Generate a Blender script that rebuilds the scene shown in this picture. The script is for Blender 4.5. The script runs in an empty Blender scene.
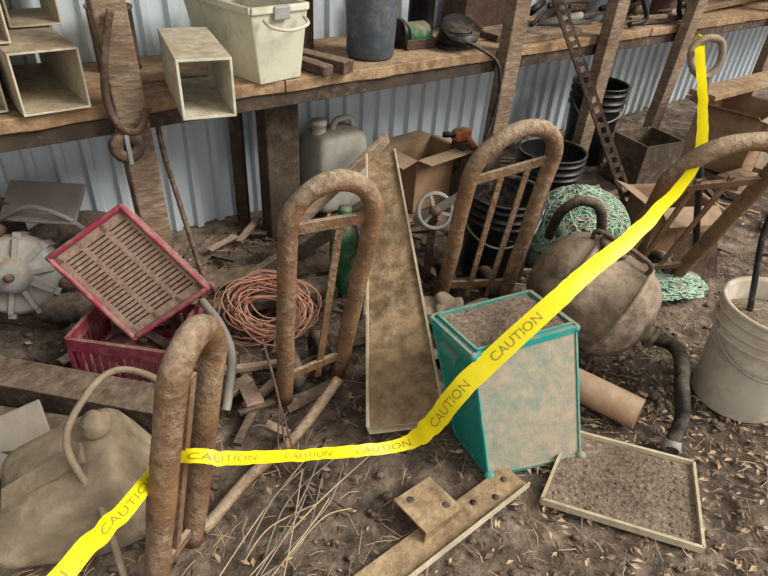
import bpy, bmesh, math, random
from mathutils import Vector, Matrix, noise
random.seed(7)
V=Vector
# ------------------------------------------------------------------ helpers
def lin(x):
    x/=255.0
    return x/12.92 if x<=.04045 else ((x+.055)/1.055)**2.4
def C(r,g,b): return (lin(r),lin(g),lin(b),1)
W0=V((-1.06,1.52,0)); T=V((.7764,.6302,0)).normalized(); N=V((T.y,-T.x,0))
def W(s,n,z): return W0+T*s+N*n+V((0,0,z))
DUST=C(166,147,124)
def mat(name,col,rough=.75,metal=0.0,dust=.4,dcol=DUST,ns=9,bump=.35,var=.35,up=.7,stretch=None,contrast=1.6,detail=8,bd=.01):
    m=bpy.data.materials.new(name);m.use_nodes=True
    nt=m.node_tree;L=nt.links;b=nt.nodes["Principled BSDF"]
    tc=nt.nodes.new("ShaderNodeTexCoord");mp=nt.nodes.new("ShaderNodeMapping")
    L.new(tc.outputs["Object"],mp.inputs[0])
    if stretch: mp.inputs["Scale"].default_value=stretch
    def noi(sc,rg=.65):
        n=nt.nodes.new("ShaderNodeTexNoise");n.inputs["Scale"].default_value=sc;n.inputs["Detail"].default_value=detail;n.inputs["Roughness"].default_value=rg
        L.new(mp.outputs[0],n.inputs["Vector"]);return n
    def math_(op,a,b2=None,clamp=False):
        n=nt.nodes.new("ShaderNodeMath");n.operation=op;n.use_clamp=clamp
        for i,x in enumerate((a,b2)):
            if x is None: continue
            if isinstance(x,(int,float)): n.inputs[i].default_value=x
            else: L.new(x,n.inputs[i])
        return n.outputs[0]
    def mix(f,a,b2,bt='MIX'):
        n=nt.nodes.new("ShaderNodeMix");n.data_type='RGBA';n.blend_type=bt
        if isinstance(f,(int,float)): n.inputs[0].default_value=f
        else: L.new(f,n.inputs[0])
        for i,x in ((6,a),(7,b2)):
            if isinstance(x,tuple): n.inputs[i].default_value=x
            else: L.new(x,n.inputs[i])
        return n.outputs[2]
    n1=noi(ns);n2=noi(ns*4.3);n3=noi(ns*.35)
    dark=tuple(c*(1-var) for c in col[:3])+(1,);light=tuple(min(1,c*(1+var*.6)) for c in col[:3])+(1,)
    v=math_('ADD',math_('MULTIPLY',math_('SUBTRACT',n1.outputs[0],.5),2.2),.5,True)
    base=mix(v,dark,light)
    g=nt.nodes.new("ShaderNodeNewGeometry");sp=nt.nodes.new("ShaderNodeSeparateXYZ");L.new(g.outputs["Normal"],sp.inputs[0])
    nz=math_('MULTIPLY',sp.outputs[2],up)
    k=math_('ADD',math_('MULTIPLY',math_('SUBTRACT',n3.outputs[0],.5),contrast),math_('MULTIPLY',math_('SUBTRACT',n2.outputs[0],.5),contrast))
    msk=math_('ADD',math_('ADD',nz,k),dust-.1*up,True)
    dd=tuple(c*.62 for c in dcol[:3])+(1,)
    dc=mix(n2.outputs[0],dd,tuple(min(1,c*1.3) for c in dcol[:3])+(1,))
    out=mix(msk,base,dc)
    L.new(out,b.inputs["Base Color"])
    r=math_('ADD',math_('MULTIPLY',msk,max(0,.92-rough)),rough,True)
    L.new(r,b.inputs["Roughness"])
    if metal: L.new(math_('MULTIPLY',math_('SUBTRACT',1.0,msk,True),metal),b.inputs["Metallic"])
    b.inputs["Specular IOR Level"].default_value=.3
    bp=nt.nodes.new("ShaderNodeBump");bp.inputs["Strength"].default_value=bump;bp.inputs["Distance"].default_value=bd
    L.new(math_('ADD',n2.outputs[0],math_('MULTIPLY',msk,.5)),bp.inputs["Height"]);L.new(bp.outputs[0],b.inputs["Normal"])
    return m
class M:
    def __init__(s,name): s.name=name;s.v=[];s.f=[];s.mi=[];s.sm=[];s.mats=[]
    def add(s,vs,fs,m,smooth=False):
        if m not in s.mats: s.mats.append(m)
        k=s.mats.index(m);o=len(s.v);s.v+= [V(x) for x in vs]
        for f in fs: s.f.append([i+o for i in f]);s.mi.append(k);s.sm.append(smooth)
    def hexa(s,c,m):
        s.add(c,[(3,2,1,0),(4,5,6,7),(0,1,5,4),(1,2,6,5),(2,3,7,6),(3,0,4,7)],m)
    def box(s,c,size,m,R=None):
        c=V(c);x,y,z=[k/2 for k in size];R=R or Matrix.Identity(3)
        pts=[V(p) for p in ((-x,-y,-z),(x,-y,-z),(x,y,-z),(-x,y,-z),(-x,-y,z),(x,-y,z),(x,y,z),(-x,y,z))]
        s.hexa([c+R@p for p in pts],m)
    def beam(s,p,q,w,h,m,up=(0,0,1),w2=None,h2=None):
        p=V(p);q=V(q);d=(q-p).normalized();sd=d.cross(V(up))
        if sd.length<1e-3: sd=d.cross(V((1,0,0)))
        sd.normalize();u=sd.cross(d);w2=w2 or w;h2=h2 or h
        s.hexa([p-sd*w/2-u*h/2,p+sd*w/2-u*h/2,q+sd*w2/2-u*h2/2,q-sd*w2/2-u*h2/2,p-sd*w/2+u*h/2,p+sd*w/2+u*h/2,q+sd*w2/2+u*h2/2,q-sd*w2/2+u*h2/2],m)
    def rtube(s,p,q,w,h,t,m,up=(0,0,1),w2=None,h2=None,mi=None):
        p=V(p);q=V(q);d=(q-p).normalized();sd=d.cross(V(up)).normalized();u=sd.cross(d);w2=w2 or w;h2=h2 or h
        def ring(c,w,h): return [c-sd*w/2-u*h/2,c+sd*w/2-u*h/2,c+sd*w/2+u*h/2,c-sd*w/2+u*h/2]
        o1=ring(p,w,h);o2=ring(q,w2,h2);i1=ring(p,w-2*t,h-2*t);i2=ring(q,w2-2*t,h2-2*t)
        fs=[]
        for i in range(4):
            j=(i+1)%4
            fs+=[(i,j,4+j,4+i),(8+j,8+i,12+i,12+j),(j,i,8+i,8+j),(4+i,4+j,12+j,12+i)]
        s.add(o1+o2+i1+i2,fs,m)
    def tube(s,pts,r,m,n=12,closed=False,rs=None,cap=True):
        pts=[V(p) for p in pts];k=len(pts);vs=[];prev=None
        for i,p in enumerate(pts):
            if closed: d=pts[(i+1)%k]-pts[i-1]
            else: d=pts[min(i+1,k-1)]-pts[max(i-1,0)]
            d.normalize()
            if prev is None:
                a=d.orthogonal().normalized()
            else:
                a=prev-d*prev.dot(d)
                if a.length<1e-5:a=d.orthogonal()
                a.normalize()
            prev=a;b=d.cross(a);rr=rs[i] if rs else r
            for j in range(n):
                th=2*math.pi*j/n;vs.append(p+(a*math.cos(th)+b*math.sin(th))*rr)
        fs=[]
        for i in range(k if closed else k-1):
            i2=(i+1)%k
            for j in range(n):
                j2=(j+1)%n;fs.append((i*n+j,i*n+j2,i2*n+j2,i2*n+j))
        if cap and not closed:
            fs.append(tuple(reversed(range(n))));fs.append(tuple(range((k-1)*n,k*n)))
        s.add(vs,fs,m,True)
    def lathe(s,prof,c,m,axis=(0,0,1),n=40,wob=0):
        c=V(c);ax=V(axis).normalized();a=ax.orthogonal().normalized();b=ax.cross(a);vs=[];fs=[]
        for r,z in prof:
            for j in range(n):
                th=2*math.pi*j/n;rr=r*(1+wob*noise.noise(V((math.cos(th)*2,math.sin(th)*2,z*9))))
                vs.append(c+ax*z+(a*math.cos(th)+b*math.sin(th))*rr)
        for i in range(len(prof)-1):
            for j in range(n):
                j2=(j+1)%n;fs.append((i*n+j,i*n+j2,(i+1)*n+j2,(i+1)*n+j))
        s.add(vs,fs,m,True)
    def blob(s,c,r,m,sub=3,amp=.15,fr=3,R=None):
        bm=bmesh.new();bmesh.ops.create_icosphere(bm,subdivisions=sub,radius=1)
        R=R or Matrix.Identity(3);c=V(c);vs=[]
        for v in bm.verts:
            k=1+amp*noise.noise(v.co*fr+c*3)
            vs.append(c+R@V((v.co.x*r[0]*k,v.co.y*r[1]*k,v.co.z*r[2]*k)))
        fs=[tuple(v.index for v in f.verts) for f in bm.faces];bm.free()
        s.add(vs,fs,m,True)
    def done(s,bevel=0,recalc=True,solid=0,seg=2):
        me=bpy.data.meshes.new(s.name);me.from_pydata([tuple(v) for v in s.v],[],s.f)
        for m in s.mats: me.materials.append(m)
        me.polygons.foreach_set("material_index",s.mi);me.polygons.foreach_set("use_smooth",s.sm)
        if recalc:
            bm=bmesh.new();bm.from_mesh(me);bmesh.ops.recalc_face_normals(bm,faces=bm.faces);bm.to_mesh(me);bm.free()
        me.update();o=bpy.data.objects.new(s.name,me);bpy.context.collection.objects.link(o)
        if solid:
            q=o.modifiers.new("s",'SOLIDIFY');q.thickness=solid
        if bevel:
            q=o.modifiers.new("b",'BEVEL');q.width=bevel;q.segments=seg;q.limit_method='ANGLE';q.angle_limit=math.radians(50)
        return o
def cr(pts,k=8,closed=False):
    pts=[V(p) for p in pts];n=len(pts);out=[]
    for i in range(n if closed else n-1):
        if closed: p0,p1,p2,p3=pts[i-1],pts[i],pts[(i+1)%n],pts[(i+2)%n]
        else: p0,p1,p2,p3=pts[max(i-1,0)],pts[i],pts[i+1],pts[min(i+2,n-1)]
        for j in range(k):
            t=j/k;out.append(.5*((2*p1)+(p2-p0)*t+(2*p0-5*p1+4*p2-p3)*t*t+(3*p1-p0-3*p2+p3)*t**3))
    if not closed: out.append(pts[-1])
    return out
def Rz(a): return Matrix.Rotation(a,3,'Z')
RW=Matrix((T,-N,V((0,0,1)))).transposed()
# ------------------------------------------------------------------ materials
m_floor=mat("dirt_floor",C(84,72,62),.95,0,.26,C(158,140,122),ns=3.2,bump=1.0,var=.5,up=.15,contrast=2.6,detail=14,bd=.02)
m_wall=mat("corrugated_metal",C(206,216,222),.5,.0,.02,C(116,102,90),ns=2,bump=.1,var=.10,up=.1,stretch=(1,1,.25),contrast=2.0)
m_wood=mat("weathered_wood",C(118,98,80),.85,0,.25,C(164,144,122),ns=5,bump=.6,var=.5,up=.5,stretch=(1,1,3),contrast=2)
m_woodd=mat("dark_wood",C(74,62,52),.9,0,.1,C(134,116,98),ns=6,bump=.6,var=.5,up=.5,contrast=2)
m_shelf=mat("shelf_wood",C(138,108,78),.85,0,.3,C(178,152,122),ns=5,bump=.6,var=.5,up=.3,contrast=2.4)
m_rust=mat("rusty_pipe",C(128,96,68),.8,.0,.30,C(168,148,124),ns=12,bump=.8,var=.5,up=.8,contrast=2.2)
m_rustd=mat("dark_rust",C(84,64,52),.85,.1,.12,C(136,118,100),ns=12,bump=.6,var=.5,up=.6)
m_alum=mat("cream_metal",C(200,190,166),.5,.1,.12,C(142,124,100),ns=7,bump=.15,var=.2,up=.6,contrast=2)
m_cream=mat("cream_plastic",C(204,200,180),.5,0,.14,C(150,134,110),ns=6,bump=.15,var=.12,up=.45,contrast=2.2)
m_chan=mat("dusty_channel",C(116,94,68),.6,.0,.40,C(170,146,114),ns=5,bump=.6,var=.5,up=.25,contrast=2.8,detail=12)
m_chanside=mat("channel_edge",C(200,188,160),.6,.0,.1,C(156,136,110),ns=9,bump=.3,up=.3,contrast=2)
m_teal=mat("teal_plastic",C(30,146,138),.45,0,.06,C(152,138,118),ns=8,bump=.2,var=.15,up=.55,contrast=2.2)
m_teald=mat("teal_dusty",C(100,138,128),.5,0,.72,C(158,146,126),ns=6,bump=.3,var=.2,up=.3,contrast=1.8)
m_dirt=mat("dirt_fill",C(104,88,74),.95,0,.4,C(162,144,124),ns=18,bump=1,var=.5,up=.2,contrast=2.4)
m_pink=mat("pink_plastic",C(156,56,80),.45,0,.16,C(156,130,114),ns=8,bump=.2,up=.5,contrast=2)
m_pinkd=mat("maroon_plastic",C(130,42,66),.5,0,.14,C(140,116,100),ns=8,bump=.2,up=.5,contrast=2)
m_grille=mat("dusty_grille",C(136,100,90),.8,0,.5,C(176,154,134),ns=12,bump=.4,up=.3)
m_white=mat("white_plastic",C(208,200,184),.45,0,.12,C(164,146,124),ns=6,bump=.15,var=.1,up=.45,contrast=2.2)
m_black=mat("black_rubber",C(30,30,31),.6,0,.06,C(124,108,94),ns=9,bump=.3,up=.6)
m_tyre=mat("dusty_rubber",C(40,36,34),.8,0,.28,C(124,108,94),ns=9,bump=.3,up=.6)
m_blackc=mat("black_plastic",C(24,24,26),.4,0,-.15,C(120,106,92),ns=9,bump=.15,up=.5)
m_grey=mat("grey_metal",C(150,150,146),.5,.3,.1,C(148,132,114),ns=9,bump=.25,up=.6)
m_blue=mat("slate_plastic",C(76,84,92),.5,0,.1,C(144,130,114),ns=7,bump=.15,up=.5)
m_jug=mat("grey_plastic",C(164,162,152),.45,0,.14,C(134,120,104),ns=6,bump=.15,up=.45)
m_card=mat("cardboard",C(150,118,88),.9,0,.2,C(160,142,120),ns=5,bump=.2,up=.5)
m_tan=mat("dusty_tan_plastic",C(126,114,94),.6,0,.34,C(162,144,120),ns=4,bump=.4,var=.35,up=.5,contrast=2.6)
m_tank=mat("dusty_tank_metal",C(92,80,70),.7,.2,.34,C(156,138,118),ns=5,bump=.35,up=.5,contrast=2.6)
m_copper=mat("copper_wire",C(170,118,100),.5,.2,.12,DUST,ns=9,bump=.1,up=.3)
m_green=mat("green_netting",C(160,200,174),.8,0,.05,C(190,194,176),ns=14,bump=.3,up=.3)
m_greend=mat("green_mound",C(112,134,116),.9,0,.2,C(158,156,138),ns=14,bump=.8,up=.3)
m_grn=mat("green_paint",C(44,92,58),.5,0,.05,DUST,ns=8,up=.5)
m_orange=mat("orange_plastic",C(170,80,42),.5,0,.1,DUST,ns=8,up=.5)
m_cloth=mat("grey_cloth",C(116,104,94),.95,0,.3,DUST,ns=10,bump=.6,up=.3)
m_leaf=mat("dry_leaf",C(172,144,112),.9,0,0,C(190,170,142),ns=20,bump=.2)
m_leafd=mat("brown_leaf",C(102,82,64),.9,0,0,C(134,114,96),ns=20,bump=.2)
def flat(name,c,r):
    m=bpy.data.materials.new(name);m.use_nodes=True
    b=m.node_tree.nodes["Principled BSDF"];b.inputs["Base Color"].default_value=c;b.inputs["Roughness"].default_value=r;return m
m_yel=mat("yellow_tape",C(232,214,20),.35,0,-.38,DUST,ns=6,bump=.15,var=.12,up=.1,contrast=1.3)
m_ink=flat("tape_ink",C(150,138,26),.5)
# ------------------------------------------------------------------ floor
def axis(a,b,c,d,fine,coarse):
    xs=[];x=a
    while x<b: xs.append(x);x+=coarse
    x=b
    while x<c: xs.append(x);x+=fine
    x=c
    while x<=d: xs.append(x);x+=coarse
    return xs
xs=axis(-4,-1.5,2.6,9,.012,.15);ys=axis(-2,.2,3.2,9,.012,.15)
f=M("floor");vs=[]
for y in ys:
    for x in xs:
        p=V((x,y,0))
        h=.012*noise.noise(p*3)+.009*noise.noise(p*11)+.010*max(0,noise.noise(p*28))+.006*noise.noise(p*55)
        vs.append((x,y,h-.014))
nx=len(xs);fs=[(j*nx+i,j*nx+i+1,(j+1)*nx+i+1,(j+1)*nx+i) for j in range(len(ys)-1) for i in range(nx-1)]
f.add(vs,fs,m_floor,True);f.done(recalc=False)
# ------------------------------------------------------------------ back wall, added overhead and left light blockers
w=M("wall_back");prof=[];s=-2.6
while s<8.2:
    prof+=[(s,0),(s+.058,0),(s+.066,.022),(s+.092,.022)];s+=.1
vs=[];zs=[-.03,.3,.6,.9,1.3,1.8,2.5]
for z in zs:
    for (s,a) in prof: vs.append(W(s,-.53+a,z))
k=len(prof);w.add(vs,[(j*k+i,j*k+i+1,(j+1)*k+i+1,(j+1)*k+i) for j in range(len(zs)-1) for i in range(k-1)],m_wall);w.done(recalc=False,solid=.003)
w=M("left_light_blocker");w.beam(W(-2.6,-.5,1.25),W(-2.6,2.2,1.25),.04,2.5,m_woodd);w.done()  # unseen panel added to darken the left side
w=M("overhead_light_blocker");w.box(W(2.3,.15,2.53),(9.8,1.4,.04),m_woodd,RW);w.done()  # unseen partial cover, added to block sky light and darken the back
# ------------------------------------------------------------------ posts and shelf
sh=M("wooden_shelf")
for i,(n0,n1,dz) in enumerate([(-.16,.0,0),(-.33,-.168,.004),(-.50,-.338,-.003)]):
    for s0,s1 in ((-1.6,.86),(.865,3.1),(3.11,6.2)):
        g=60;vs=[]
        for a in range(g+1):
            sx=s0+(s1-s0)*a/g
            e=.008*noise.noise(V((sx*9,i*5,0)))+.004*noise.noise(V((sx*40,i*5,0)));e2=.004*noise.noise(V((sx*6,i*9,4)))
            vs+=[W(sx,n0,.708+dz+e2),W(sx,n1+e,.708+dz+e2),W(sx,n1+e*.6,.748+dz+e2),W(sx,n0,.748+dz+e2)]
        fs=[(a*4+k,a*4+(k+1)%4,a*4+4+(k+1)%4,a*4+4+k) for a in range(g) for k in range(4)]+[(3,2,1,0),(g*4,g*4+1,g*4+2,g*4+3)]
        sh.add(vs,fs,m_shelf)
sh.beam(W(-1.6,-.03,.68),W(6.2,-.03,.68),.035,.05,m_woodd)
for s in (.33,.97,1.92,2.65,3.5): sh.beam(W(s+.08,-.49,.68),W(s+.08,-.05,.68),.04,.05,m_woodd)
sh.beam(W(.85,-.42,0),W(.85,-.42,.655),.05,.05,m_woodd)
sh.done(bevel=.003)
def post(s,n,wd,dp,lean=0,top=2.5,m=m_wood,z0=-.02):
    p=M("wooden_post");p.beam(W(s,n,z0),W(s+lean,n,top),wd,dp,m,up=N);p.done(bevel=.006)
post(.34,.04,.09,.06,-.06);post(1.93,.04,.095,.06,.05);post(2.65,.04,.10,.06,.05);post(3.32,.045,.1,.06,.25)
post(.96,-.26,.15,.09,0,.65,m_woodd);post(4.6,.04,.1,.06,0)
# ------------------------------------------------------------------ things on the shelf
def sqtube(name,p,q,wd,h,m,t=.006):
    o=M(name);o.rtube(p,q,wd,h,t,m);o.done(bevel=.002)
sqtube("square_metal_tube",W(.14,.02,.837),W(.12,-.49,.837),.175,.165,m_alum)
sqtube("square_metal_tube",W(-.06,-.04,.837),W(-.06,-.49,.837),.175,.165,m_alum)
sqtube("square_metal_tube",W(.00,-.06,1.005),W(.02,-.49,1.005),.165,.16,m_alum)
sqtube("square_metal_tube",W(.18,-.24,.995),W(.18,-.49,.995),.14,.14,m_chanside)
sqtube("square_downspout",W(.485,.25,.835),W(.57,-.12,.835),.15,.165,m_cream,.008)
o=M("storage_bin")
def openbin(o,bot,top,t,m,mi):
    cb=sum((V(x) for x in bot),V())/4;ct=sum((V(x) for x in top),V())/4
    ib=[V(x)+(cb-V(x)).normalized()*t*1.4+V((0,0,t)) for x in bot];it=[V(x)+(ct-V(x)).normalized()*t*1.4 for x in top]
    o.add([V(x) for x in bot]+[V(x) for x in top],[(3,2,1,0),(0,1,5,4),(1,2,6,5),(2,3,7,6),(3,0,4,7)],m)
    o.add(ib+it,[(0,1,2,3),(4,5,1,0),(5,6,2,1),(6,7,3,2),(7,4,0,3)],mi)
    o.add([V(x) for x in top]+it,[(0,1,5,4),(1,2,6,5),(2,3,7,6),(3,0,4,7)],m)
bb=[W(.76,.02,.75),W(.93,-.01,.75),W(.87,-.33,.75),W(.69,-.28,.75)]
tt=[W(.72,.06,.985),W(.94,.03,.985),W(.88,-.36,.985),W(.65,-.32,.985)]
openbin(o,bb,tt,.006,m_cream,m_cream)
for a,b_ in ((0,1),(1,2),(2,3),(3,0)): o.beam(tt[a],tt[b_],.016,.022,m_cream)
o.tube(cr([W(.76,.065,.96),W(.77,.10,.945),W(.83,.11,.935),W(.90,.095,.945),W(.91,.05,.96)],5),.006,m_cream,8)
o.beam(W(.80,.058,.975),W(.86,.052,.975),.012,.04,m_grey)
o.done(bevel=.004)
o=M("wooden_wedge");o.beam(W(1.0,-.25,.775),W(1.1,.04,.775),.06,.045,m_rustd);o.beam(W(.99,-.12,.77),W(1.02,.03,.77),.05,.035,m_rustd);o.done(bevel=.004)
o=M("plastic_drum");o.lathe([(0,0),(.088,0),(.094,.01),(.097,.1),(.103,.25),(.108,.34),(.112,.345),(.112,.36),(.104,.36),(.1,.34),(.09,.02),(0,.02)],W(1.33,-.15,.75),m_blue);o.done()
o=M("green_grinder");o.lathe([(0,0),(.05,0),(.05,.11),(.03,.12),(0,.12)],W(1.54,-.20,.80),m_grn,T,24);o.box(W(1.6,-.2,.77),(.16,.1,.04),m_rustd,RW);o.lathe([(0,0),(.06,0),(.06,.02),(0,.02)],W(1.5,-.2,.81),m_blackc,T,24);o.done(bevel=.003)
def can(name,c,r,h,m):
    o=M(name);o.lathe([(0,0),(r,0),(r+.003,.004),(r,.008),(r,h-.01),(r+.004,h-.006),(r+.004,h),(r-.006,h),(r-.008,h-.01),(0,h-.01)],c,m);o.done()
can("paint_can",W(1.12,-.40,.75),.085,.19,m_rustd);can("paint_can",W(1.58,-.42,.75),.08,.18,m_grey);can("coffee_can",W(.42,-.36,.75),.07,.2,m_rustd);can("paint_can",W(2.42,-.40,.75),.085,.2,m_woodd)
can("paint_can",W(2.95,-.32,.75),.09,.2,m_blue);can("coffee_can",W(1.78,-.38,.75),.06,.16,m_blackc);can("paint_can",W(3.55,-.22,.75),.08,.17,m_rustd)
o=M("steel_toolbox");o.box(W(2.15,-.38,.83),(.34,.16,.15),m_rustd,RW);o.lathe([(.08,-.17),(.08,.17),(0,.17)],W(2.15,-.38,.90),m_rustd,T,20);o.tube(cr([W(2.08,-.38,.98),W(2.09,-.38,1.02),W(2.21,-.38,1.02),W(2.22,-.38,.98)],5),.008,m_blackc,8);o.done(bevel=.004)
o=M("extension_cord_reel")
o.lathe([(0,0),(.085,0),(.085,.012),(.05,.02),(.05,.07),(.085,.078),(.085,.09),(0,.09)],W(1.76,-.12,.76),m_blackc,(.2,-.5,.9),32)
for i in range(6): o.tube([W(1.76,-.12,.78+.009*i)+V((.068*math.cos(a*.5236),.068*math.sin(a*.5236)-.02,0)) for a in range(12)],.006,m_blackc,6,closed=True)
o.tube(cr([W(1.72,-.03,.80),W(1.76,.05,.775),W(1.83,.085,.72),W(1.86,.09,.6),W(1.84,.09,.45),W(1.80,.08,.3)],6),.007,m_black,8)
o.done()
o=M("pipe_clamp")
o.tube(cr([W(2.95,-.05,.77),W(3.05,-.02,.80),W(3.0,-.05,.93),W(3.15,-.03,.97),W(3.3,-.02,.92),W(3.38,-.02,.80),W(3.5,-.02,.775)],6),.014,m_blackc,10)
o.beam(W(3.1,-.07,.775),W(3.5,-.05,.775),.03,.03,m_rustd);o.done()
o=M("scrap_lumber_stack")
for i in range(7):
    s0=2.05+random.uniform(-.05,.1);o.beam(W(s0,-.05-.035*i,.765),W(s0+.5,-.06-.035*i,.765),.032,.03,random.choice([m_wood,m_woodd,m_rustd]))
o.done(bevel=.003)
o=M("scrap_metal_pile")
for i in range(46):
    s0=random.uniform(2.3,3.7);n0=random.uniform(-.45,-.08);z=.765+random.uniform(0,.11)*(1 if n0<-.2 else .4);a=random.uniform(-.6,.6);L=random.uniform(.08,.3)
    p=W(s0,n0,z);q=W(s0+L*math.cos(a),max(-.48,min(-.04,n0+L*math.sin(a))),z+random.uniform(-.0,.05))
    if i%2: o.tube([p,q],random.uniform(.008,.02),random.choice([m_rustd,m_rust,m_grey,m_blackc]),10)
    else: o.beam(p,q,random.uniform(.02,.06),random.uniform(.01,.03),random.choice([m_rustd,m_wood,m_grey,m_woodd]))
o.done()
o=M("lumber_pile")
for i in range(34):
    s0=3.75+random.uniform(0,.9);n0=random.uniform(-.42,-.05);z=.77+.035*(i//4)
    o.beam(W(s0,n0,z),W(s0+random.uniform(.6,1.1),n0+random.uniform(-.06,.06),z+random.uniform(0,.04)),.07,.03,random.choice([m_wood,m_shelf,m_rust]))
o.done(bevel=.003)
o=M("hook_bracket")
o.tube(cr([W(.31,.09,1.02),W(.27,.11,.92),W(.25,.11,.80),W(.27,.12,.72),W(.32,.11,.70),W(.36,.10,.76)],6),.011,m_rustd,8)
o.lathe([(.015,0),(.04,0),(.05,.008),(.04,.016),(.05,.024),(.04,.032),(.015,.032),(.015,0)],W(.28,.09,.66),m_rustd,N,24)
o.beam(W(.28,.10,.70),W(.28,.10,.61),.012,.05,m_grey,up=N);o.done()
# ------------------------------------------------------------------ under the shelf
def rbox(o,c,sz,m,R,e=5,nz=0):
    n1=36;n2=26;vs=[];fs=[]
    def sp(v,p): return math.copysign(abs(v)**p,v)
    for i in range(n2+1):
        ph=-math.pi/2+math.pi*i/n2
        for j in range(n1):
            th=2*math.pi*j/n1;p=2/e
            q=V((sz[0]/2*sp(math.cos(ph),p)*sp(math.cos(th),p),sz[1]/2*sp(math.cos(ph),p)*sp(math.sin(th),p),sz[2]/2*sp(math.sin(ph),p)))
            q=q*(1+nz*noise.noise(q*7));vs.append(V(c)+R@q)
    for i in range(n2):
        for j in range(n1):
            j2=(j+1)%n1;fs.append((i*n1+j,i*n1+j2,(i+1)*n1+j2,(i+1)*n1+j))
    o.add(vs,fs,m,True)
o=M("plastic_jug");rbox(o,W(1.28,-.33,.21),(.27,.2,.38),m_jug,RW,6)
o.lathe([(.03,0),(.03,.04),(.035,.04),(.035,.06),(0,.06)],W(1.2,-.33,.39),m_white,(0,0,1),20)
o.tube(cr([W(1.27,-.33,.395),W(1.29,-.33,.435),W(1.36,-.33,.435),W(1.38,-.33,.395)],5),.014,m_jug,8);o.done()
o=M("green_gas_bottle");o.lathe([(0,0),(.05,0),(.055,.01),(.055,.24),(.045,.28),(.02,.30),(.018,.33),(.025,.335),(.025,.36),(0,.36)],V((-.16,1.90,0)),m_grn,(0,0,1),28);o.done()
def cbox(name,c,sz,R,m=m_card,flaps=True,mi=None):
    o=M(name);x,y,z=sz[0]/2,sz[1]/2,sz[2];t=.006;c=V(c)
    bot=[c+R@V(p) for p in((-x,-y,0),(x,-y,0),(x,y,0),(-x,y,0))];top=[c+R@V(p) for p in((-x,-y,z),(x,-y,z),(x,y,z),(-x,y,z))]
    openbin(o,bot,top,t,m,m)
    if flaps:
        for a,b_,dr in ((0,1,(0,-1)),(1,2,(1,0)),(2,3,(0,1)),(3,0,(-1,0))):
            off=R@V((dr[0]*.09,dr[1]*.09,random.uniform(-.06,.04)))
            p,q=top[a],top[b_]
            o.hexa([p,q,q+off,p+off,p+V((0,0,.004)),q+V((0,0,.004)),q+off+V((0,0,.004)),p+off+V((0,0,.004))],m)
    return o.done()
cbox("cardboard_box",W(1.72,-.20,.0),(.30,.20,.27),RW@Rz(.1))
cbox("cardboard_carton",V((1.25,2.42,0)),(.28,.22,.26),Rz(.25))
cbox("wooden_crate",W(2.95,.26,0),(.28,.24,.26),RW@Rz(-.2),m_woodd,False)
cbox("cardboard_carton",W(3.75,.35,0),(.5,.35,.34),RW@Rz(.15))
o=M("orange_power_tool");rbox(o,W(1.86,-.1,.345),(.10,.06,.06),m_orange,RW,4);o.tube([W(1.88,-.08,.335),W(1.92,-.04,.27)],.016,m_orange,12);o.tube([W(1.82,-.1,.35),W(1.76,-.12,.355)],.014,m_blackc,12);o.beam(W(1.88,-.1,.0),W(1.88,-.1,.31),.08,.08,m_woodd,up=N);o.done()
def bucket(name,c,r,h,m,ax=(0,0,1),rim=None,fill=None,fz=.8,handle=None):
    o=M(name);rb=r*.86;rim=rim or m
    o.lathe([(0,0),(rb-.004,0),(rb,.006),(rb+(r-rb)*.7,h*.72)],c,m,ax,48)
    o.lathe([(rb+(r-rb)*.7,h*.72),(r+.008,h*.725),(r+.008,h*.74),(r,h*.745),(r,h*.80),(r+.009,h*.805),(r+.009,h*.82),(r+.001,h*.825),(r+.002,h*.90),(r+.010,h*.905),(r+.010,h*.92),(r+.003,h*.925),(r+.004,h*.975),(r+.010,h*.98),(r+.010,h),(r-.002,h),(r-.004,h*.97)],c,rim,ax,48)
    o.lathe([(r-.004,h*.97),(rb-.004,.02),(0,.02)],c,m,ax,48)
    if fill: o.lathe([(rb+(r-rb)*fz-.004,h*fz),(r*.6,h*fz+.02),(0,h*fz+.03)],c,fill,ax,32,.1)
    if handle:
        a=V(handle).normalized();c=V(c)+V((0,0,h*.86));side=a.cross(V((0,0,1))).normalized()
        o.tube(cr([c+side*(r+.006),c+side*r*.8+a*r*.72-V((0,0,.08)),c+a*(r+.012)-V((0,0,.12)),c-side*r*.8+a*r*.72-V((0,0,.08)),c-side*(r+.006)],6),.004,m_grey,8)
    return o.done()
bucket("plastic_bucket",V((.45,2.12,0)),.15,.37,m_blackc,rim=m_blackc,handle=(-.2,-1,0),fill=m_dirt,fz=.6)
bucket("plastic_bucket",V((.73,2.62,0)),.15,.36,m_blackc)
bucket("plastic_bucket",W(2.95,-.12,0),.15,.45,m_blackc,handle=(0,-1,0))
bucket("plastic_bucket",V((1.18,1.45,0)),.15,.37,m_white,rim=m_white,fill=m_dirt,fz=.8,handle=(-.4,-1,0))
o=M("steel_rod");o.tube(cr([V((1.13,1.47,.26)),V((1.12,1.52,.40)),V((1.11,1.57,.55)),V((1.13,1.59,.64)),V((1.2,1.60,.67))],6),.009,m_blackc,10);o.done()
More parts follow.
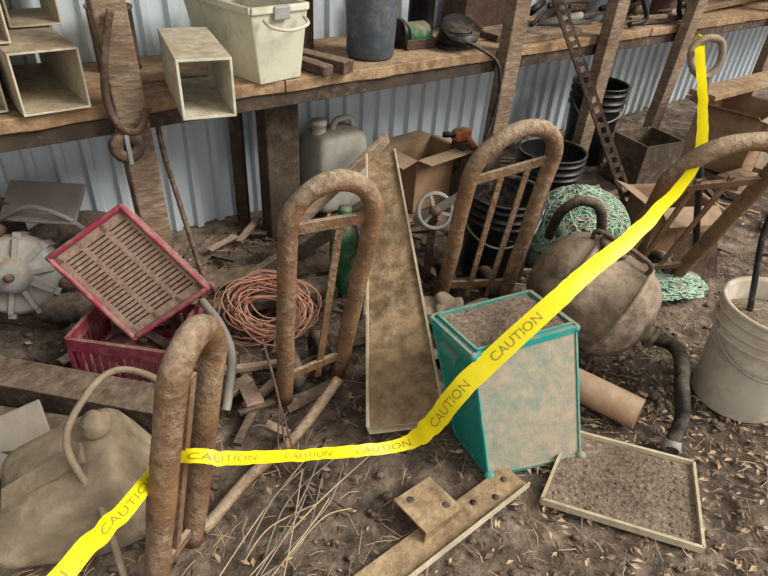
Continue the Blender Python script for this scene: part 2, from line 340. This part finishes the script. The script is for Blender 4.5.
# netting
o=M("green_netting")
o.blob((.80,2.24,.10),(.21,.15,.22),m_greend,4,.35,2.5)
o.blob((1.08,2.06,.03),(.22,.12,.05),m_greend,4,.35,2.5)
def strand(cx,cy,rx,ry,rz,zc):
    a=random.uniform(0,6.28);e=random.uniform(.0,1.45);pts=[]
    x=V((math.cos(a)*math.cos(e),math.sin(a)*math.cos(e),math.sin(e)))
    d=V((random.gauss(0,1),random.gauss(0,1),random.gauss(0,1)))
    for i in range(10):
        d+=V((random.gauss(0,.9),random.gauss(0,.9),random.gauss(0,.9)));d.normalize()
        x=(x+d*.22).normalized()
        if x.z<0:x.z=abs(x.z)
        k=1.03+random.uniform(0,.12)
        pts.append(V((cx+x.x*rx*k,cy+x.y*ry*k,max(.005,zc+x.z*rz*k))))
    return cr(pts,2)
for i in range(520): o.tube(strand(.80,2.24,.21,.15,.22,.10),.0027,m_green if i%3 else m_white,4,cap=False)
for i in range(170): o.tube(strand(1.08,2.06,.22,.12,.05,.03),.0027,m_green if i%4 else m_white,4,cap=False)
o.done(recalc=False)
# scrap planks
def plank(name,p,q,w,h,m,up=(0,0,1)):
    o=M(name);o.beam(p,q,w,h,m,up);return o.done(bevel=.003)
plank("scrap_plank",W(.80,.10,.22),W(1.42,-.12,.40),.05,.025,m_wood,N)
plank("scrap_plank",W(.55,.12,.05),W(1.20,.08,.22),.07,.03,m_woodd,N)
plank("scrap_plank",W(.2,-.1,.03),W(1.2,.24,.05),.12,.03,m_woodd)
plank("scrap_plank",W(.12,.12,.09),W(.85,.34,.09),.10,.04,m_woodd)
plank("squared_timber",V((-1.3,1.27,.045)),V((-.47,1.15,.045)),.11,.09,m_woodd)
plank("wooden_board",V((-1.25,1.08,.03)),V((-.82,1.04,.03)),.15,.05,m_woodd)
plank("wooden_lath",V((-.62,1.05,.02)),V((-.40,1.34,.03)),.04,.02,m_wood)
plank("lumber_board",W(3.2,.65,.02),W(4.6,.45,.02),.14,.04,m_wood)
plank("lumber_board",W(3.25,.62,.06),W(4.4,.72,.06),.14,.04,m_shelf)
plank("lumber_board",W(3.2,.8,.20),W(4.3,.42,.40),.13,.03,m_wood)
plank("lumber_board",W(3.4,.25,.42),W(4.6,.30,.44),.16,.03,m_shelf)
plank("lumber_board",W(3.0,1.0,.02),W(4.6,.95,.02),.12,.03,m_wood)
# slotted angle iron
o=M("slotted_angle_iron");p=V((1.18,2.50,0));q=V((.62,3.02,1.02));d=(q-p).normalized();sd=V((.8,-.2,0));sd=(sd-d*sd.dot(d)).normalized();nn=d.cross(sd)
for side,off in ((sd,0),(nn,0)):
    L=(q-p).length;n=26
    for i in range(n):
        a=p+d*(L*i/n);bq=p+d*(L*(i+.45)/n);c=p+d*(L*(i+1)/n)
        o.beam(a+side*.025,bq+side*.025,.05,.003,m_rustd,up=side.cross(d))
        o.beam(bq+side*.007,c+side*.007,.014,.003,m_rustd,up=side.cross(d));o.beam(bq+side*.043,c+side*.043,.014,.003,m_rustd,up=side.cross(d))
o.done()
# ------------------------------------------------------------------ left group
o=M("electric_motor");ax=V((.35,-.8,.45)).normalized();c=V((-1.23,1.60,.18));K=1.25
o.lathe([(r*K,z*K) for r,z in [(0,-.10),(.08,-.10),(.105,-.07),(.11,.0),(.10,.045),(.09,.05),(.06,.045),(.045,.06),(.04,.085),(.02,.09),(0,.09)]],c,m_grey,ax,40)
a=ax.orthogonal().normalized();b_=ax.cross(a)
for i in range(10):
    th=i*math.pi/5;r=a*math.cos(th)+b_*math.sin(th);o.beam(c+(r*.045+ax*.05)*K,c+(r*.10+ax*.05)*K,.014,.024,m_grey,up=ax)
    o.beam(c+(r*.108-ax*.08)*K,c+(r*.108+ax*.04)*K,.024,.016,m_grey,up=r)
for sg in (0,2.1,4.2):
    r=a*math.cos(sg)+b_*math.sin(sg);o.lathe([(0,-.03),(.024,-.03),(.024,.04),(.012,.045),(0,.045)],c+r*.155,m_rustd,ax,16)
o.lathe([(.052,.062),(.052,.078),(.03,.08),(.03,.062),(.052,.062)],c+ax*.01,m_blackc,ax,28)
o.tube([c+ax*.10,c+ax*.14],.014,m_rustd,10)
o.beam(V((-1.33,1.62,.02)),V((-1.10,1.60,.02)),.12,.04,m_rustd);o.done()
o=M("rubber_tyre");ax2=V((.1,-.35,.9)).normalized()
o.lathe([(.13,-.03),(.16,-.055),(.21,-.055),(.235,-.03),(.24,0),(.235,.03),(.21,.055),(.16,.055),(.13,.03),(.125,0),(.13,-.03)],V((-1.10,1.75,.13)),m_tyre,ax2,48);o.done()
o=M("grey_metal_shroud");o.beam(V((-1.32,1.78,.36)),V((-1.04,1.75,.38)),.15,.012,m_grey,up=(.2,-.6,.7));o.tube(cr([V((-1.33,1.72,.31)),V((-1.2,1.71,.38)),V((-1.08,1.70,.36)),V((-1.03,1.72,.30))],6),.009,m_grey,8);o.beam(V((-1.34,1.80,.0)),V((-1.34,1.78,.36)),.1,.04,m_tyre);o.done(bevel=.004)
def basket(name,O,u,v,depth,m1,m2):
    o=M(name);u=V(u);v=V(v);nrm=u.cross(v).normalized()
    if nrm.y>0:nrm=-nrm
    O=V(O);c=[O,O+u,O+u+v,O+v]
    cc=O+(u+v)/2;bk=[x+(cc-x)*.14-nrm*depth for x in c]
    rim=[]
    for i in range(4):
        p=c[i];a=c[i-1];b=c[(i+1)%4];rim+=[p+(a-p).normalized()*.02,p+((a-p).normalized()+(b-p).normalized())*.004,p+(b-p).normalized()*.02]
    o.tube(cr(rim,4,True),.009,m1,8,closed=True)
    for i in range(4):
        p,q,p2,q2=c[i],c[(i+1)%4],bk[i],bk[(i+1)%4]
        dn=(q-p).cross(p2-p).normalized()
        o.hexa([p,q,q+(q2-q)*.3,p+(p2-p)*.3,p+dn*.003,q+dn*.003,q+(q2-q)*.3+dn*.003,p+(p2-p)*.3+dn*.003],m1)
        k=int((q-p).length/.016)
        for j in range(k+1):
            t=j/k;a=p.lerp(q,t);b=p2.lerp(q2,t);o.beam(a.lerp(b,.3),b,.006,.004,m1,up=dn)
    f=[x+(cc-x)*.05-nrm*.012 for x in c]
    bars=22;vl=v.length
    for j in range(bars):
        t=(j+.5)/bars
        a=f[0].lerp(f[3],t);b=f[1].lerp(f[2],t);o.beam(a,b,vl/bars*.66,.006,m2,up=nrm)
    for t,wd in ((0.0,.03),(.34,.014),(.67,.014),(1.0,.03)):
        a=f[0].lerp(f[1],t);b=f[3].lerp(f[2],t);o.beam(a,b,wd,.008,m2,up=nrm)
    for t in (.03,.97): o.beam(f[0].lerp(f[3],t),f[1].lerp(f[2],t),.03,.008,m2,up=nrm)
    bq=[x-nrm*.02 for x in f];o.hexa([x-nrm*.003 for x in bq]+bq,m_rustd)
    return o.done()
basket("pink_basket",V((-1.01,1.46,.35)),(.22,.07,.155),(.265,-.11,-.195),.10,m_pink,m_grille)
o=M("magenta_crate")
x0=[V((-.93,1.31,0)),V((-.62,1.28,0)),V((-.60,1.52,0)),V((-.91,1.55,0))]
x1=[p+V((0,0,.17)) for p in x0]
for i in range(4):
    p,q,p2,q2=x0[i],x0[(i+1)%4],x1[i],x1[(i+1)%4]
    o.beam(p+V((0,0,.02)),q+V((0,0,.02)),.01,.04,m_pinkd);o.beam(p2-V((0,0,.02)),q2-V((0,0,.02)),.012,.045,m_pinkd)
    for j in range(13): 
        t=j/12;o.beam(p.lerp(q,t)+V((0,0,.04)),p2.lerp(q2,t)-V((0,0,.04)),.012,.008,m_pinkd,up=(q-p).cross(V((0,0,1))))
o.hexa([p+V((0,0,.003)) for p in x0]+[p+V((0,0,.01)) for p in x0],m_pinkd);o.done()
o=M("copper_wire_coil")
for i in range(38):
    c=V((-.40,1.61,.105))+V((random.gauss(0,.02),random.gauss(0,.02),random.gauss(0,.014)));R=random.uniform(.075,.145)
    nrm=V((random.gauss(.1,.25),-.70+random.gauss(0,.2),.7)).normalized();a=V((1,0,0));a=(a-nrm*a.dot(nrm)).normalized();b_=nrm.cross(a)
    ph=random.uniform(0,6);pts=[]
    for j in range(26):
        th=j*2*math.pi/26;rr=R*(1+.10*math.sin(3*th+ph));pts.append(c+a*math.cos(th)*rr*1.1+b_*math.sin(th)*rr*.78)
    o.tube(pts,.0025,m_copper,5,closed=True)
o.done(recalc=False)
o=M("rusty_rebar_hook")
pts=[V((-.79,1.90,.745)),V((-.75,1.80,.60)),V((-.69,1.73,.40)),V((-.63,1.66,.22)),V((-.61,1.64,.16))]
o.tube(cr(pts,10),.009,m_rustd,8)
for i,p in enumerate(cr(pts,14)):
    if i%3==0:o.blob(p,(.0125,.0125,.006),m_rustd,1,0)
o.tube([V((-.61,1.64,.14))+V((.03*math.cos(i*.524),0,.03*math.sin(i*.524))) for i in range(12)],.012,m_rustd,8,closed=True);o.done()
o=M("bent_conduit");o.tube(cr([V((-.58,1.50,.20)),V((-.50,1.42,.17)),V((-.45,1.34,.12)),V((-.44,1.24,.06)),V((-.44,1.20,.03))],8),.014,m_grey,12);o.beam(V((-.43,1.36,.01)),V((-.35,1.20,.07)),.05,.01,m_grille);o.done()
o=M("rusty_pole");o.tube(cr([V((-.12,1.30,.09)),V((-.22,1.12,.035)),V((-.32,.98,.025)),V((-.37,.88,.02)),V((-.40,.82,.02))],8),.016,m_rust,12);o.done()
# ------------------------------------------------------------------ hand trucks
def hand_truck(BL,BR,TL,TR,arch,r,m,wheels=True,toe=True,bars=(1,.16),slats=(.34,.66)):
    o=M("hand_truck");BL,BR,TL,TR=map(V,(BL,BR,TL,TR));up=((TL-BL)+(TR-BR)).normalized();half=(TR-TL)/2;c=(TL+TR)/2
    pts=[BL.lerp(TL,i/6) for i in range(6)]
    for i in range(17):
        th=math.pi*i/16;pts.append(c-half*math.cos(th)+up*arch*math.sin(th))
    pts+=[TR.lerp(BR,i/6) for i in range(1,7)]
    pts=[p+V([noise.noise(p*7+V((k*9,0,0)))*.005 for k in range(3)]) for p in pts]
    pts=cr(pts,2)
    o.tube(pts,r,m,18,rs=[r*(1+.09*noise.noise(p*16)) for p in pts])
    wd=(TR-TL).normalized();nr=wd.cross(up).normalized()
    if nr.y>0: nr=-nr
    for t in bars:
        a=BL.lerp(TL,t);b=BR.lerp(TR,t);o.beam(a,b,.012,.030,m,up=up)
    for k in slats:
        a=BL.lerp(BR,k)+(TL-BL)*.06;b=TL.lerp(TR,k);o.beam(a,b,.020,.008,m,up=nr)
    if wheels:
        bk=-nr;a0=BL.lerp(TL,.1)+bk*.07;b0=BR.lerp(TR,.1)+bk*.07;a0.z=b0.z=.075
        o.tube([a0,b0],.009,m_rustd,10)
        for p,q in ((BL.lerp(TL,.12),a0),(BR.lerp(TR,.12),b0)): o.beam(p,q,.02,.01,m_rustd)
        for p,sg in ((a0,1),(b0,-1)):
            o.lathe([(0,-.012),(.03,-.014),(.045,-.008),(.05,-.02),(.07,-.018),(.075,0),(.07,.018),(.05,.02),(.045,.008),(.03,.014),(0,.012)],p+wd*sg*.045,m_tyre,wd,28)
    if toe:
        q0=BL.copy();q1=BR.copy();q0.z=q1.z=.012;h=V((nr.x,nr.y,0)).normalized()*.05
        o.hexa([q0-V((0,0,.004)),q1-V((0,0,.004)),q1+h-V((0,0,.004)),q0+h-V((0,0,.004)),q0,q1,q1+h,q0+h],m_rustd)
    return o.done()
hand_truck((-.28,1.27,.02),(-.13,1.40,.02),(-.235,1.21,.65),(-.04,1.31,.65),.12,.025,m_rust,slats=(.6,))
hand_truck((.22,1.84,.02),(.46,1.86,.02),(.245,1.75,.56),(.52,1.85,.62),.14,.027,m_rust,slats=(.4,.72))
hand_truck((.90,2.02,.02),(1.20,2.10,.02),(.84,1.69,.63),(1.18,1.76,.66),.16,.027,m_rust,toe=False,bars=(.95,.2),slats=(.3,.62))
hand_truck((-.455,.66,.03),(-.41,.79,.03),(-.350,.70,.60),(-.324,.85,.57),.095,.027,m_rust,wheels=False,toe=False,bars=(.1,),slats=(.5,))
# ------------------------------------------------------------------ long channel
o=M("metal_gutter_channel");p=V((.093,1.145,.075));q=V((-.045,2.20,.435));UPC=V((-.22,0,1))
o.rtube(p,q,.225,.045,.004,m_chanside,up=UPC,w2=.12,h2=.045)
d=(q-p).normalized();sd=d.cross(UPC).normalized();u=sd.cross(d)
g=30;vs=[]
for a in range(g+1):
    for b_ in range(9):
        c=p.lerp(q,a/g);hw=.105+(.0525-.105)*a/g;c=c+sd*hw*(b_/4-1)+u*(.0235+.004*max(0,noise.noise(V((a*.7,b_*.9,3))))*1.2);vs.append(c)
o.add(vs,[(a*9+b_,a*9+b_+1,a*9+b_+10,a*9+b_+9) for a in range(g) for b_ in range(8)],m_chan,True)
for sg in(-1,1): o.beam(p+sd*sg*.1085+u*.028,q+sd*sg*.056+u*.028,.008,.016,m_chanside,up=UPC)
o.beam(V((-.035,2.10,0)),V((-.035,2.10,.365)),.08,.05,m_woodd,up=(0,1,0))
o.done(bevel=.001)
# ------------------------------------------------------------------ teal bin
o=M("teal_storage_bin")
bot=[V((.325,1.05,0)),V((.60,1.145,0)),V((.52,1.29,0)),V((.245,1.19,0))]
top=[V((.233,1.108,.385)),V((.520,1.255,.385)),V((.42,1.40,.385)),V((.135,1.25,.385))]
o.add(bot,[(3,2,1,0)],m_teald)
for i,j,m in ((0,1,m_teald),(1,2,m_teald),(2,3,m_teald),(3,0,m_teal)):
    g=8;vs=[]
    for a in range(g+1):
        for b_ in range(g+1): vs.append(bot[i].lerp(bot[j],a/g).lerp(top[i].lerp(top[j],a/g),b_/g))
    o.add(vs,[(a*(g+1)+b_,(a+1)*(g+1)+b_,(a+1)*(g+1)+b_+1,a*(g+1)+b_+1) for a in range(g) for b_ in range(g)],m,True)
for i in range(4):
    j=(i+1)%4;o.beam(top[i],top[j],.016,.02,m_teal);o.beam(bot[i]+V((0,0,.008)),bot[j]+V((0,0,.008)),.008,.012,m_teal);o.beam(bot[i],top[i],.007,.007,m_teal)
    o.blob(top[i],(.012,.012,.013),m_teal,2,0)
for i in (0,1): o.blob(bot[i]+V((0,-.004,.012)),(.016,.014,.014),m_teal,2,0)
l=[p+V((0,0,.014)) for p in top];lc=sum(l,V())/4
li=[p+(lc-p)*.07 for p in l]
g=14;vs=[]
for a in range(g+1):
    for b_ in range(g+1):
        p=li[0].lerp(li[1],a/g).lerp(li[3].lerp(li[2],a/g),b_/g);vs.append(p+V((0,0,-.002+.007*noise.noise(p*22))))
o.add(vs,[(a*(g+1)+b_,(a+1)*(g+1)+b_,(a+1)*(g+1)+b_+1,a*(g+1)+b_+1) for a in range(g) for b_ in range(g)],m_dirt,True)
for i in range(4): o.beam(li[i],li[(i+1)%4],.007,.009,m_teal)
o.beam(top[0].lerp(top[3],.3)+V((.0,0,-.05)),top[0].lerp(top[3],.7)+V((.0,0,-.05)),.02,.016,m_teal)
o.done()
# ------------------------------------------------------------------ tank, tube, hoses
o=M("metal_sprayer_tank");ax=V((.65,-.35,-.28)).normalized();tc_=V((.70,1.64,.235))
o.lathe([(0,-.215),(.05,-.21),(.10,-.195),(.14,-.165),(.165,-.125),(.172,-.10),(.178,-.10),(.178,-.085),(.173,-.085),(.173,.085),(.179,.085),(.179,.10),(.172,.10),(.16,.135),(.13,.17),(.085,.195),(.04,.205),(.034,.205),(.034,.225),(.04,.225),(.04,.24),(.026,.245),(0,.245)],tc_,m_tank,ax,64,.035)
pu=V((0,0,1))-ax*ax.z;pu.normalize();tp_=tc_+pu*.170-ax*.05
o.lathe([(.045,-.01),(.045,.012),(.05,.012),(.05,.026),(.02,.03),(0,.03)],tp_,m_rustd,pu,28)
o.tube(cr([tc_+pu*.17-ax*.12,tc_+pu*.205-ax*.11,tc_+pu*.21+ax*.06,tc_+pu*.17+ax*.08],6),.008,m_rustd,8)
sdv=ax.cross(pu)
for x in (-.12,.12):
    for sg in (-1,1):
        a=tc_+ax*x-pu*.13+sdv*.10*sg;b_=V((a.x+sdv.x*.03*sg,a.y+sdv.y*.03*sg,.0));o.beam(a,b_,.03,.012,m_rustd,up=ax)
o.done()
o=M("black_drain_hose");o.tube(cr([V((.60,1.94,.28)),V((.61,1.90,.40)),V((.66,1.88,.46)),V((.73,1.88,.44)),V((.77,1.90,.34)),V((.79,1.94,.2)),V((.81,1.96,.05))],8),.018,m_tyre,14)
o.done()
o=M("black_rubber_hose");o.tube(cr([V((.895,1.525,.155)),V((.935,1.48,.17)),V((.92,1.38,.19)),V((.90,1.30,.16)),V((.91,1.25,.08)),V((.88,1.20,.025))],8),.022,m_black,14);o.lathe([(.026,0),(.028,.03),(.022,.035)],V((.885,1.21,.022)),m_grey,(-.3,-.8,-.2),20);o.done()
o=M("cardboard_tube");p=V((.60,1.42,.052));q=V((.80,1.28,.052));o.lathe([(.05,0),(.05,(q-p).length),(.044,(q-p).length),(.044,0),(.05,0)],p,m_card,q-p,32);o.done()
# tray
o=M("metal_tray");c=[V((.455,.975,.006)),V((.84,.865,.006)),V((.92,1.135,.006)),V((.585,1.225,.006))]
o.hexa(c+[p+V((0,0,.006)) for p in c],m_dirt)
for i in range(4):o.beam(c[i]+V((0,0,.010)),c[(i+1)%4]+V((0,0,.010)),.008,.022,m_chanside)
ctr=sum(c,V())/4
for i in range(140):
    a,b_=random.random(),random.random();p=c[0].lerp(c[1],a).lerp(c[3].lerp(c[2],a),b_);p=p+(ctr-p)*.08
    r=random.uniform(.002,.008);o.blob((p.x,p.y,.012),(r*1.4,r,r*.5),m_dirt,1,.5)
o.done()
# slotted bar + plate
o=M("slotted_steel_bar");p=V((.40,1.05,.014));q=V((.0,.70,.014));o.beam(p,q,.085,.008,m_chan);d=(q-p).normalized();sd=V((-d.y,d.x,0));o.beam(p+sd*.043+V((0,0,.010)),q+sd*.043+V((0,0,.010)),.004,.022,m_chanside)
for i in range(3):
    c0=p+d*(.04+.06*i)+sd*(.012 if i%2 else -.012)+V((0,0,.0042));o.lathe([(0,0),(.009,0),(.009,.0008),(0,.0008)],c0,m_blackc,(0,0,1),12)
o.done()
o=M("steel_mounting_plate");R=Rz(.75)@Matrix.Rotation(.10,3,'Y');pc=V((.150,.92,.045));o.box(pc,(.13,.12,.006),m_chan,R)
for a,b_ in((-.03,.035),(.035,-.03)):o.lathe([(0,0),(.010,0),(.010,.001),(0,.001)],pc+R@V((a,b_,.0032)),m_blackc,R@V((0,0,1)),14)
o.box(pc+R@V((0,-.058,-.016)),(.13,.005,.032),m_chan,R);o.box(pc+R@V((0,.058,-.016)),(.13,.005,.032),m_chan,R);o.done(bevel=.001)
# ------------------------------------------------------------------ jerrycan + hose
o=M("fuel_container");R=Rz(.45)@Matrix.Rotation(-.42,3,'Y')@Matrix.Rotation(.15,3,'X')
rbox(o,(-.65,.83,.145),(.31,.25,.24),m_tan,R,6.0,.22)
o.lathe([(.032,0),(.034,.018),(.024,.022),(.022,.04),(0,.04)],V((-.65,.83,.145))+R@V((.11,0.05,.112)),m_tan,R@V((.1,0,1)),24)
o.beam(V((-.65,.83,.145))+R@V((-.12,0.0,.118)),V((-.65,.83,.145))+R@V((.07,0.0,.122)),.05,.014,m_tan,up=R@V((0,0,1)));o.done()
o=M("rubber_tubing");o.tube(cr([V((-.52,.67,.06)),V((-.57,.74,.20)),V((-.65,.81,.32)),V((-.63,.90,.385)),V((-.59,.96,.40)),V((-.51,.95,.40)),V((-.46,.92,.38)),V((-.47,.90,.30))],8),.008,m_tan,10);o.done()
o=M("grey_scrap_panel");o.beam(V((-1.05,.95,.04)),V((-.88,1.06,.08)),.16,.012,m_grey,up=(.2,-.4,.9));o.done(bevel=.003)
o=M("burlap_sack");o.blob((.23,1.60,.08),(.14,.10,.08),m_cloth,5,.9,3);o.blob((.33,1.55,.05),(.10,.09,.06),m_cloth,5,.9,3);o.done()
o=M("pulley_bracket");c=V((.17,1.98,.33));ax=V((.2,-.8,.4)).normalized();o.lathe([(.065,-.008),(.075,0),(.065,.008),(.055,0),(.065,-.008)],c,m_grey,ax,32);o.lathe([(0,-.02),(.02,-.02),(.02,.02),(0,.02)],c,m_rustd,ax,16)
a=ax.orthogonal().normalized();b_=ax.cross(a)
for i in range(3):
    th=i*2.094;o.beam(c,c+(a*math.cos(th)+b_*math.sin(th))*.065,.012,.008,m_grey,up=ax)
o.beam(c+V((-.07,.02,-.06)),c+V((.10,.0,.08)),.03,.02,m_grey,up=ax);o.beam(c+V((0,.05,-.33)),c+V((0,.03,.0)),.03,.03,m_rustd);o.done()
# D handle shovel
o=M("shovel");p=V((1.32,2.14,.0));q=V((1.14,2.30,.80));d=(q-p).normalized();o.tube([p+d*.15,q],.014,m_blackc,12)
sd=V((.9,.1,0));sd=(sd-d*sd.dot(d)).normalized()
o.tube(cr([q,q+sd*.05+d*.04,q+sd*.055+d*.11,q+d*.135,q-sd*.055+d*.11,q-sd*.05+d*.04],6,True),.013,m_tan,10,closed=True)
o.hexa([p-sd*.1,p+sd*.1,p+sd*.09+d*.22,p-sd*.09+d*.22]+[x+V((0,-.004,.004)) for x in (p-sd*.1,p+sd*.1,p+sd*.09+d*.22,p-sd*.09+d*.22)],m_rustd);o.done()
# wires
o=M("loose_wire")
for i in range(12):
    a=V((-.30+random.uniform(-.05,.12),.70+random.uniform(-.05,.1),.01));b_=V((-.12+random.uniform(-.1,.12),.98+random.uniform(-.1,.15),.012))
    m_=a.lerp(b_,.5)+V((random.uniform(-.06,.06),random.uniform(-.04,.04),random.uniform(.0,.03)))
    o.tube(cr([a,m_,b_],10),.0018,m_leaf if i%2 else m_grey,6)
for i in range(3):
    o.tube(cr([V((-.32,1.22,.3)),V((-.27,1.15,.15)),V((-.20-.02*i,1.03,.02)),V((-.14+.04*i,.92,.008))],8),.003,m_rustd,6)
o.done()
# litter
def inwall(x,y): return (V((x,y,0))-W0).dot(N)<-.40
o=M("wood_scraps")
for i in range(190):
    s0=random.uniform(-.1,3.4);n0=random.uniform(-.3,.75)
    if random.random()<.25: n0=random.uniform(.3,1.1)
    p=W(s0,n0,random.uniform(.0,.03));a=random.uniform(0,6.28);L=random.uniform(.04,.22)
    q=p+V((L*math.cos(a),L*math.sin(a),random.uniform(-.01,.04)))
    if inwall(q.x,q.y): continue
    o.beam(p,q,random.uniform(.008,.04),random.uniform(.004,.018),random.choice([m_wood,m_woodd,m_woodd,m_rustd,m_grille]))
o.done()
o=M("leaf_litter")
def leaf(x,y):
    if inwall(x,y): return
    r=random.uniform(.005,.017);a=random.uniform(0,6.28);R=Rz(a)@Matrix.Rotation(random.uniform(-.6,.6),3,'X');c=V((x,y,random.uniform(-.004,.006)))
    pts=[c+R@V(p) for p in((-r,0,0),(0,-r*.45,r*.2),(r,0,0),(0,r*.45,r*.25))]
    o.add(pts,[(0,1,2),(0,2,3)],random.choice([m_leaf,m_leafd,m_leafd,m_dirt]))
def intray(x,y): return .46<x<.92 and .87<y<1.22 and (V((x,y,0))-ctr).length<.2
for i in range(7000):
    x=random.uniform(.3,1.9);y=random.uniform(.5,1.7)
    if random.random()<.2+.6*(x-.3) and not (intray(x,y) and random.random()<.7): leaf(x,y)
for i in range(2600): leaf(random.uniform(-1.2,2.4),random.uniform(.5,3))
for i in range(2400):
    x=random.uniform(-.9,1.9);y=random.uniform(.5,2.4)
    if inwall(x,y): continue
    a=random.uniform(0,6.28);L=random.uniform(.02,.08);b2=a+random.uniform(-.4,.4)
    p0=V((x,y,.003));p1=p0+V((L*.5*math.cos(a),L*.5*math.sin(a),.006));p2=p1+V((L*.5*math.cos(b2),L*.5*math.sin(b2),-.005))
    o.tube([p0,p1,p2],random.choice([.0008,.0011,.0016]),random.choice([m_leaf,m_leaf,m_leafd]),3,cap=False)
for i in range(1900):
    x=random.uniform(-1.2,2.2);y=random.uniform(.5,2.4)
    if inwall(x,y): continue
    r=abs(random.gauss(0,.006))+.0015
    o.blob((x,y,-.004),(r*1.3,r,r*.7),m_dirt,1,.5)
o.done(recalc=False)
# ------------------------------------------------------------------ caution tape
wa=(.83,-.4,.4);wb=(.70,-.58,-.45);wc=(.05,-.75,-.65);we=(.75,-.36,-.56)
TP=[((1.10,2.36,.93),(1,-.2,.2),.034),((1.09,2.32,.90),(1,-.2,.1),.034),((1.0,1.98,.80),(1,-.3,.2),.030),((.885,1.66,.715),wa,.034),((.66,1.39,.62),wb,.040),((.52,1.27,.565),wb,.045),((.40,1.17,.50),wb,.050),((.22,1.07,.33),wb,.055),((.14,1.05,.18),wb,.052),((.07,1.04,.12),(.5,-.75,-.6),.034),((-.05,.985,.15),wc,.030),((-.17,.88,.25),wc,.026),((-.29,.765,.37),wc,.028),((-.345,.742,.40),wc,.028),((-.405,.735,.385),(.4,-.5,-.6),.030),((-.43,.62,.40),we,.032),((-.46,.48,.44),we,.034),((-.5,.3,.42),we,.034)]
P=cr([x[0] for x in TP],16);Wv=cr([V(x[1]).normalized()*x[2] for x in TP],16)
n=len(P);vs=[];S=[0]
for i in range(n):
    d=(P[min(i+1,n-1)]-P[max(i-1,0)]).normalized();wv=Wv[i]-d*Wv[i].dot(d);wv=wv.normalized()*Wv[i].length
    wv=Matrix.Rotation(.22*noise.noise(V((i*.11,0,0))),3,d)@wv;Wv[i]=wv
    P[i]=P[i]+wv.normalized()*.004*noise.noise(V((i*.3,5,0)))
    if i:S.append(S[-1]+(P[i]-P[i-1]).length)
    vs+=[P[i]-wv/2,P[i]+d.cross(wv)*.06,P[i]+wv/2]
o=M("caution_tape");o.add(vs,[(i*3+k,i*3+k+1,i*3+k+4,i*3+k+3) for i in range(n-1) for k in(0,1)],m_yel,True)
cu=bpy.data.curves.new("t",'FONT');cu.body="CAUTION        CAUTION        CAUTION        CAUTION        CAUTION        CAUTION        CAUTION";cu.size=1
to=bpy.data.objects.new("t",cu);bpy.context.collection.objects.link(to)
bpy.context.view_layer.update()
me=bpy.data.meshes.new_from_object(to.evaluated_get(bpy.context.evaluated_depsgraph_get()))
def at(s):
    s=max(0,min(S[-1]-1e-4,s));lo,hi=0,n-1
    while hi-lo>1:
        m_=(lo+hi)//2
        if S[m_]<=s: lo=m_
        else: hi=m_
    t=(s-S[lo])/(S[hi]-S[lo]);d=(P[hi]-P[lo]).normalized();wv=Wv[lo].lerp(Wv[hi],t)
    return P[lo].lerp(P[hi],t),d,wv
for sg in(1,-1):
    vv=[]
    for v in me.vertices:
        p,d,wv=at(S[-1]-.02-v.co.x*.036);k=-(v.co.y-.35)*.62
        nrm=d.cross(wv).normalized();vv.append(p+wv*k+nrm*(sg*.0012+.06*wv.length*(1-2*abs(k))))
    o.add(vv,[tuple(pp.vertices) for pp in me.polygons],m_ink)
o.done(recalc=False);bpy.data.objects.remove(to)
# ------------------------------------------------------------------ light + camera
wd=bpy.data.worlds.new("World");bpy.context.scene.world=wd;wd.use_nodes=True
bg=wd.node_tree.nodes["Background"];bg.inputs[0].default_value=(1,.98,.95,1);bg.inputs[1].default_value=1.05
sn=bpy.data.lights.new("sun",'SUN');sn.energy=4.4;sn.angle=math.radians(30);sn.color=(1,.95,.87)
so=bpy.data.objects.new("sun",sn);bpy.context.collection.objects.link(so)
so.rotation_euler=V((-.90,.15,-.75)).to_track_quat('-Z','Y').to_euler()
cam=bpy.data.cameras.new("camera");co=bpy.data.objects.new("camera",cam);bpy.context.collection.objects.link(co)
cam.sensor_width=36;cam.lens=36*590/768;cam.clip_start=.02
th=math.radians(35);r=math.radians(4)
F=V((0,math.cos(th),-math.sin(th)));U0=V((0,math.sin(th),math.cos(th)));R0=V((1,0,0))
X=R0*math.cos(r)+U0*math.sin(r);Y=-R0*math.sin(r)+U0*math.cos(r)
Mx=Matrix((X,Y,-F)).transposed().to_4x4();Mx.translation=V((0,0,1.35));co.matrix_world=Mx
bpy.context.scene.camera=co
bpy.context.scene.view_settings.view_transform='Standard'
